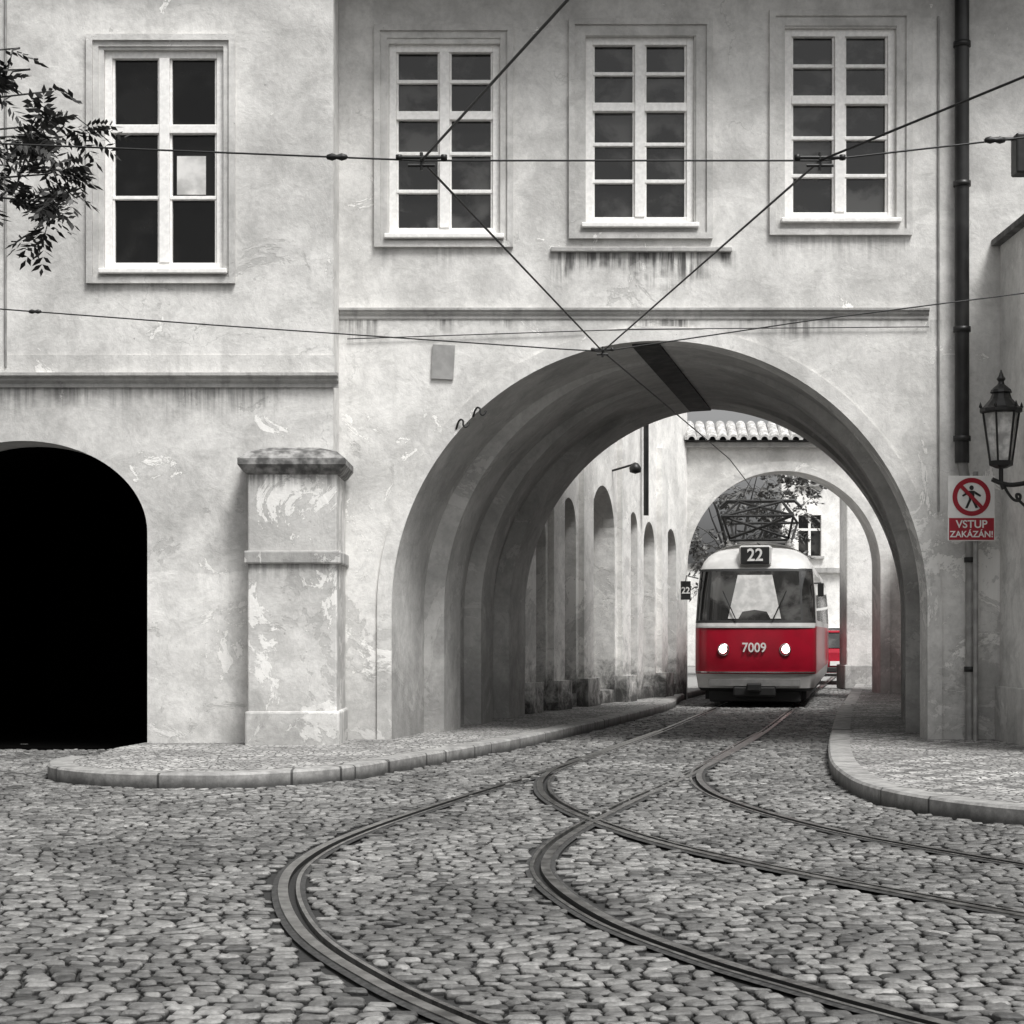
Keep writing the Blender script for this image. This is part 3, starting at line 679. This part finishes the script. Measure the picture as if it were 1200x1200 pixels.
def clamp(P,w=.14):
    tube('clamp',[[(P[0]-w,P[1],P[2]+.02),(P[0]+w,P[1],P[2]+.02)],[(P[0]-w*.6,P[1],P[2]-.03),(P[0]+w*.6,P[1],P[2]-.03)],[(P[0],P[1],P[2]-.06),(P[0],P[1],P[2]+.05)]],.011,M_iron,OW)
    for s in (-1,1): lathe('clamp_knob',[(0,-.02),(.02,-.015),(.02,.015),(0,.02)],(P[0]+s*w,P[1],P[2]+.02),M_iron,OW,10)
clamp(J1);clamp(J2);clamp(K,.1)
for (q,w_,Y) in ((205,434,KY),(455,306,Y1),(1000,292,Y1)):
    lathe('insulator',[(0,-.07),(.015,-.06),(.024,-.03),(.014,0),(.024,.03),(.015,.06),(0,.07)],(PX(q,Y),Y,PZ(w_,Y)+.0),M_iron,OW,10,rot=(0,math.pi/2,0))
for nm,xx,yy,h in (('a',-9.1,Y1+.2,6.4),('b',-9.1,KY,6.4),('c',xs+.3,Y1-.1,5.4)):
    WP=empty('tram_pole'); lathe('mast',[(.13,0),(.12,1),(.1,h),(0,h+.05)],(xx,yy,0),M_pole,WP,16); lathe('mast_foot',[(.2,0),(.2,.35),(.14,.45)],(xx,yy,0),M_pole,WP,16)
FL=empty('wall_floodlight'); fy=20.0; X=PX(1020,fy); 
box('housing',X-.06,X+.1,fy-.12,fy+.12,PZ(321,fy),PZ(288,fy),M_iron,FL,.02); tube('bracket',[(X-.3,fy,PZ(291,fy)),(X,fy,PZ(291,fy)),(X+.3,fy,PZ(300,fy)),(xs+.3,fy,z0+.2)],.02,M_iron,FL)

# ---------------------------------------------------------------- trees
def leafmat(name,a,b):
    m=bpy.data.materials.new(name); n=NT(m); g=n.t.nodes.new('ShaderNodeNewGeometry').outputs['Random Per Island']
    n.color(n.gray(n.mix(g,a,b))); n.rough(.55); n.b.inputs['Specular IOR Level'].default_value=.3; return m
def leaves(name,anchors,mat,parent,pairs=6,rl=.34,ls=.1,lw=.034):
    V=[];Fa=[]
    for (p,d) in anchors:
        p=np.array(p); d=np.array(d,float); d/=np.linalg.norm(d)
        sidev=np.cross(d,(0,0,1)); 
        if np.linalg.norm(sidev)<.1: sidev=np.array([1,0,0.])
        sidev/=np.linalg.norm(sidev); th=rng.uniform(-.9,.9); up=np.cross(sidev,d); sd=sidev*math.cos(th)+up*math.sin(th)
        L_=rl*rng.uniform(.7,1.25)
        for k in range(pairs*2+1):
            t=(k//2+1)/(pairs+.5) if k<pairs*2 else 1.0
            q=p+d*L_*t+np.array([0,0,-.35*L_*t*t])
            if k<pairs*2: ld=sd*(1 if k%2 else -1)+d*.55+np.array([0,0,-.25])+rng.normal(0,.12,3)
            else: ld=d+np.array([0,0,-.5])
            ld/=np.linalg.norm(ld); l=ls*rng.uniform(.75,1.2)*(1-.3*abs(t-.5)); nv=np.cross(ld,rng.normal(0,.35,3)+up); nv/=max(1e-6,np.linalg.norm(nv))
            b=len(V); V+=[q,q+ld*l*.45+nv*lw/2,q+ld*l,q+ld*l*.45-nv*lw/2]; Fa.append((b,b+1,b+2,b+3))
    return meshobj(name,V,Fa,mat,parent)
M_bark=simple('bark',.06,.9,var=.4,scale=12)
def tree(name,base,top,targets,nl,lm,pairs=6,rl=.34,ls=.1,lw=.034,r0=.17,sub=6,spread=.7,thin=.3):
    e=empty(name); base=Vector(base);top=Vector(top)
    tr=[[tuple(base),tuple(base.lerp(top,.5)+Vector((.1,.05,0))),tuple(top)]]; rad=[[1.3,1.0,.75]]
    anchors=[]
    for tg in targets:
        tg=Vector(tg[:3]); P=[]; n_=9
        st=base.lerp(top,random.uniform(.75,1))
        off=Vector((random.uniform(-.3,.3),random.uniform(-.3,.3),.5))
        for i in range(n_):
            t=i/(n_-1); P.append(st.lerp(tg,t)+off*math.sin(math.pi*t)+Vector((random.uniform(-.05,.05),)*3)*t)
        tr.append([tuple(p) for p in P]); rad.append([thin*(1-t/(n_-1))**1.5+.035 for t in range(n_)])
        for s in range(sub):
            i=random.randint(n_//2,n_-1); a=P[i]; d=Vector((random.uniform(-1,1),random.uniform(-1,1),random.uniform(-.6,.7))).normalized()*random.uniform(.4,1)*spread
            q=[a,a+d*.5+Vector((0,0,.05)),a+d+Vector((0,0,-.08))]; tr.append([tuple(x) for x in q]); rad.append([.05,.035,.02])
            for l in range(nl):
                t=random.uniform(.3,1); pt=a.lerp(q[2],t); dd_=(d.normalized()+Vector((random.uniform(-.9,.9),random.uniform(-.9,.9),random.uniform(-.6,.4))))
                anchors.append((tuple(pt),tuple(dd_)))
        for l in range(nl):
            dd_=(P[-1]-P[-3]).normalized()+Vector((random.uniform(-.8,.8),random.uniform(-.8,.8),random.uniform(-.6,.3)))
            anchors.append((tuple(P[-1]-(P[-1]-P[-3])*random.uniform(0,1)),tuple(dd_)))
    tube('trunk_and_limbs',tr,r0,M_bark,e,rad)
    leaves('crown',anchors,lm,e,pairs,rl,ls,lw)
    return e
LM=leafmat('leaf_dark',.012,.07)
ty=14.0
def TP(px,py,Y=ty): return (PX(px,Y),Y,PZ(py,Y))
targets=[TP(188,218),TP(198,235,14.1),TP(212,255,13.9),TP(216,282,14.2),TP(218,318,13.9),TP(195,290,13.6),TP(225,345,14.1),TP(180,300,14.1),TP(170,250,13.5),TP(150,200),TP(150,300,13.4),TP(120,360,14.4),TP(90,250,13.2),TP(60,330,14.3),TP(40,180,13.6),TP(110,150,14.6),TP(10,260,14),TP(-60,200,14.4),TP(-60,320,13.4),TP(-160,240,14.6),TP(-100,120,14),TP(-220,330,14)]
tree('ash_tree',(-8.4,14.2,0),(-7.9,14.1,3.9),targets,6,LM,sub=5,spread=.34,ls=.11,lw=.038,rl=.27)
bt=[(7.2+random.uniform(-3,3.0),62+random.uniform(-3,3),random.uniform(3.0,7.4)) for _ in range(26)]
tree('tree',(7.2,62,0),(7.4,62,3.2),bt,3,leafmat('leaf_far',.05,.2),pairs=5,rl=.5,ls=.2,lw=.1,sub=5,spread=.9)

# ---------------------------------------------------------------- background
BG=empty('background_building'); M_bg=plaster('bg_plaster',.84,.4,spots=.2)
bw=[]
for i in range(8):
    for zz in (1.4,4.6,7.6):
        x0=11.9+i*1.9; bw.append([(x0,zz),(x0+.95,zz),(x0+.95,zz+1.7),(x0,zz+1.7)])
loopwall('facade',[(11.2,0),(28,0),(28,10.5),(11.2,10.5)],bw,78,.4,M_bg,BG)
box('glazing',11.3,27.9,78.3,78.36,.2,10.4,M_glass,BG)
for i,h in enumerate(bw):
    a,b,c,d=h[0][0],h[1][0],h[0][1],h[2][1]
    box('frame_v',(a+b)/2-.05,(a+b)/2+.05,78.1,78.2,c,d,M_white,BG); box('frame_h',a,b,78.11,78.19,(c+d)/2+.2,(c+d)/2+.3,M_white,BG)
    box('sill',a-.1,b+.1,77.85,78.01,c-.12,c-.01,M_trim,BG)
box('band',11.1,28.1,77.8,78.01,3.9,4.1,M_trim,BG); box('eaves',11,28.2,77.6,78.5,10.5,10.8,M_trim,BG)
BG2=empty('background_wall'); box('wall_body',-20,11.1,80,80.5,0,4.2,M_bg,BG2); box('wall_coping',-20,11.15,79.9,80.6,4.2,4.35,M_roof,BG2)
tail=simple('tail_red',(.5,.01,.02),.3,emit=(1,.02,.02),es=.6)
def car(name,loc,rot,mat,h=1.45):
    e=empty(name,loc,rot)
    low=[(-2.1,.3),(-2.15,.55),(-2.1,.85),(-1.9,.95),(-.9,1.02),(1.75,1.0),(2.05,.9),(2.12,.55),(2.05,.3)]
    def loft(nm,P,ws,mt):
        v=[];f=[];k=len(P)
        for (x,ins) in ws:
            cy=sum(p[0] for p in P)/k; cz=sum(p[1] for p in P)/k
            for (yy,zz) in P: v.append((x(zz) if callable(x) else x,cy+(yy-cy)*(1+ins),cz+(zz-cz)*(1+ins)))
        for j in range(len(ws)-1):
            for i in range(k): f.append((j*k+i,j*k+(i+1)%k,(j+1)*k+(i+1)%k,(j+1)*k+i))
        f.append(tuple(range(k))[::-1]); f.append(tuple(range((len(ws)-1)*k,len(ws)*k)))
        return meshobj(nm,v,f,mt,e)
    loft('body',low,[(-.86,-.05),(-.8,0),(.8,0),(.86,-.05)],mat)
    cab=[(-1.75,.98),(-1.35,h-.03),(.5,h-.02),(1.25,.98)]
    loft('glasshouse',cab,[(lambda z:-.76+.12*(z-1)/.4,-.0),(lambda z:.76-.12*(z-1)/.4,0)],M_glass)
    loft('roof_panel',[(-1.4,h-.05),(-1.3,h+.0),(.45,h+.01),(.57,h-.05)],[(-.66,-.02),(-.6,0),(.6,0),(.66,-.02)],mat)
    for s in (-.72,.72):
        tube('pillar',[[(s,-1.76,.99),(s*.9,-1.37,h-.03)],[(s,1.22,.99),(s*.9,.52,h-.03)],[(s,-.2,.99),(s*.9,-.2,h-.03)]],.035,mat,e)
    for yy in (-1.35,1.3):
        for s in (-.78,.78): lathe('wheel',[(0,-.1),(.2,-.1),(.31,-.09),(.31,.09),(.2,.1),(0,.1)],(s,yy,.31),M_black,e,20,rot=(0,math.pi/2,0))
    for s in (-.62,.62): box('tail_light',s-.16,s+.16,-2.17,-2.08,.7,.86,tail,e,.02)
    box('number_plate',-.26,.26,-2.18,-2.1,.5,.62,M_signw,e); box('bumper',-.82,.82,-2.2,-2.05,.32,.46,M_black,e,.03)
    return e
M_car=simple('car_red',(.3,.01,.025),.25,var=.05); M_carw=simple('car_white',.7,.25,var=.05)
car('parked_car',(PX(868,53),53,0),-.12,M_car); car('parked_car',(PX(864,64)+.3,63,0),-.12,M_carw,1.6)

# ---------------------------------------------------------------- light, world, camera
EL=math.radians(60); AZ=math.radians(147)
sd=Vector((math.sin(AZ)*math.cos(EL),math.cos(AZ)*math.cos(EL),math.sin(EL)))
su=bpy.data.lights.new('sun','SUN'); su.energy=3.7; su.angle=math.radians(18); su.color=(1,.99,.97)
so=bpy.data.objects.new('sun',su); so.rotation_euler=sd.to_track_quat('Z','Y').to_euler(); so.location=(10,-10,30); S.collection.objects.link(so)
w=bpy.data.worlds.new('World'); S.world=w; w.use_nodes=True; t=w.node_tree; t.nodes.clear()
sky=t.nodes.new('ShaderNodeTexSky'); sky.sky_type='NISHITA'; sky.sun_disc=False; sky.sun_elevation=EL; sky.sun_rotation=AZ; sky.air_density=1.6; sky.dust_density=6
bw_=t.nodes.new('ShaderNodeRGBToBW'); bg=t.nodes.new('ShaderNodeBackground'); bg.inputs[1].default_value=.15; ou=t.nodes.new('ShaderNodeOutputWorld')
t.links.new(sky.outputs[0],bw_.inputs[0]); t.links.new(bw_.outputs[0],bg.inputs[0]); t.links.new(bg.outputs[0],ou.inputs[0])
cd=bpy.data.cameras.new('camera'); cam=bpy.data.objects.new('camera',cd); S.collection.objects.link(cam); S.camera=cam
cam.location=(0,0,EYE); cam.rotation_euler=(math.pi/2,0,0); cd.sensor_width=36; cd.lens=36*F/848; cd.shift_y=(HZ-600)/848; cd.clip_end=1000
S.view_settings.view_transform='Standard'; S.view_settings.look='None'; S.view_settings.exposure=0
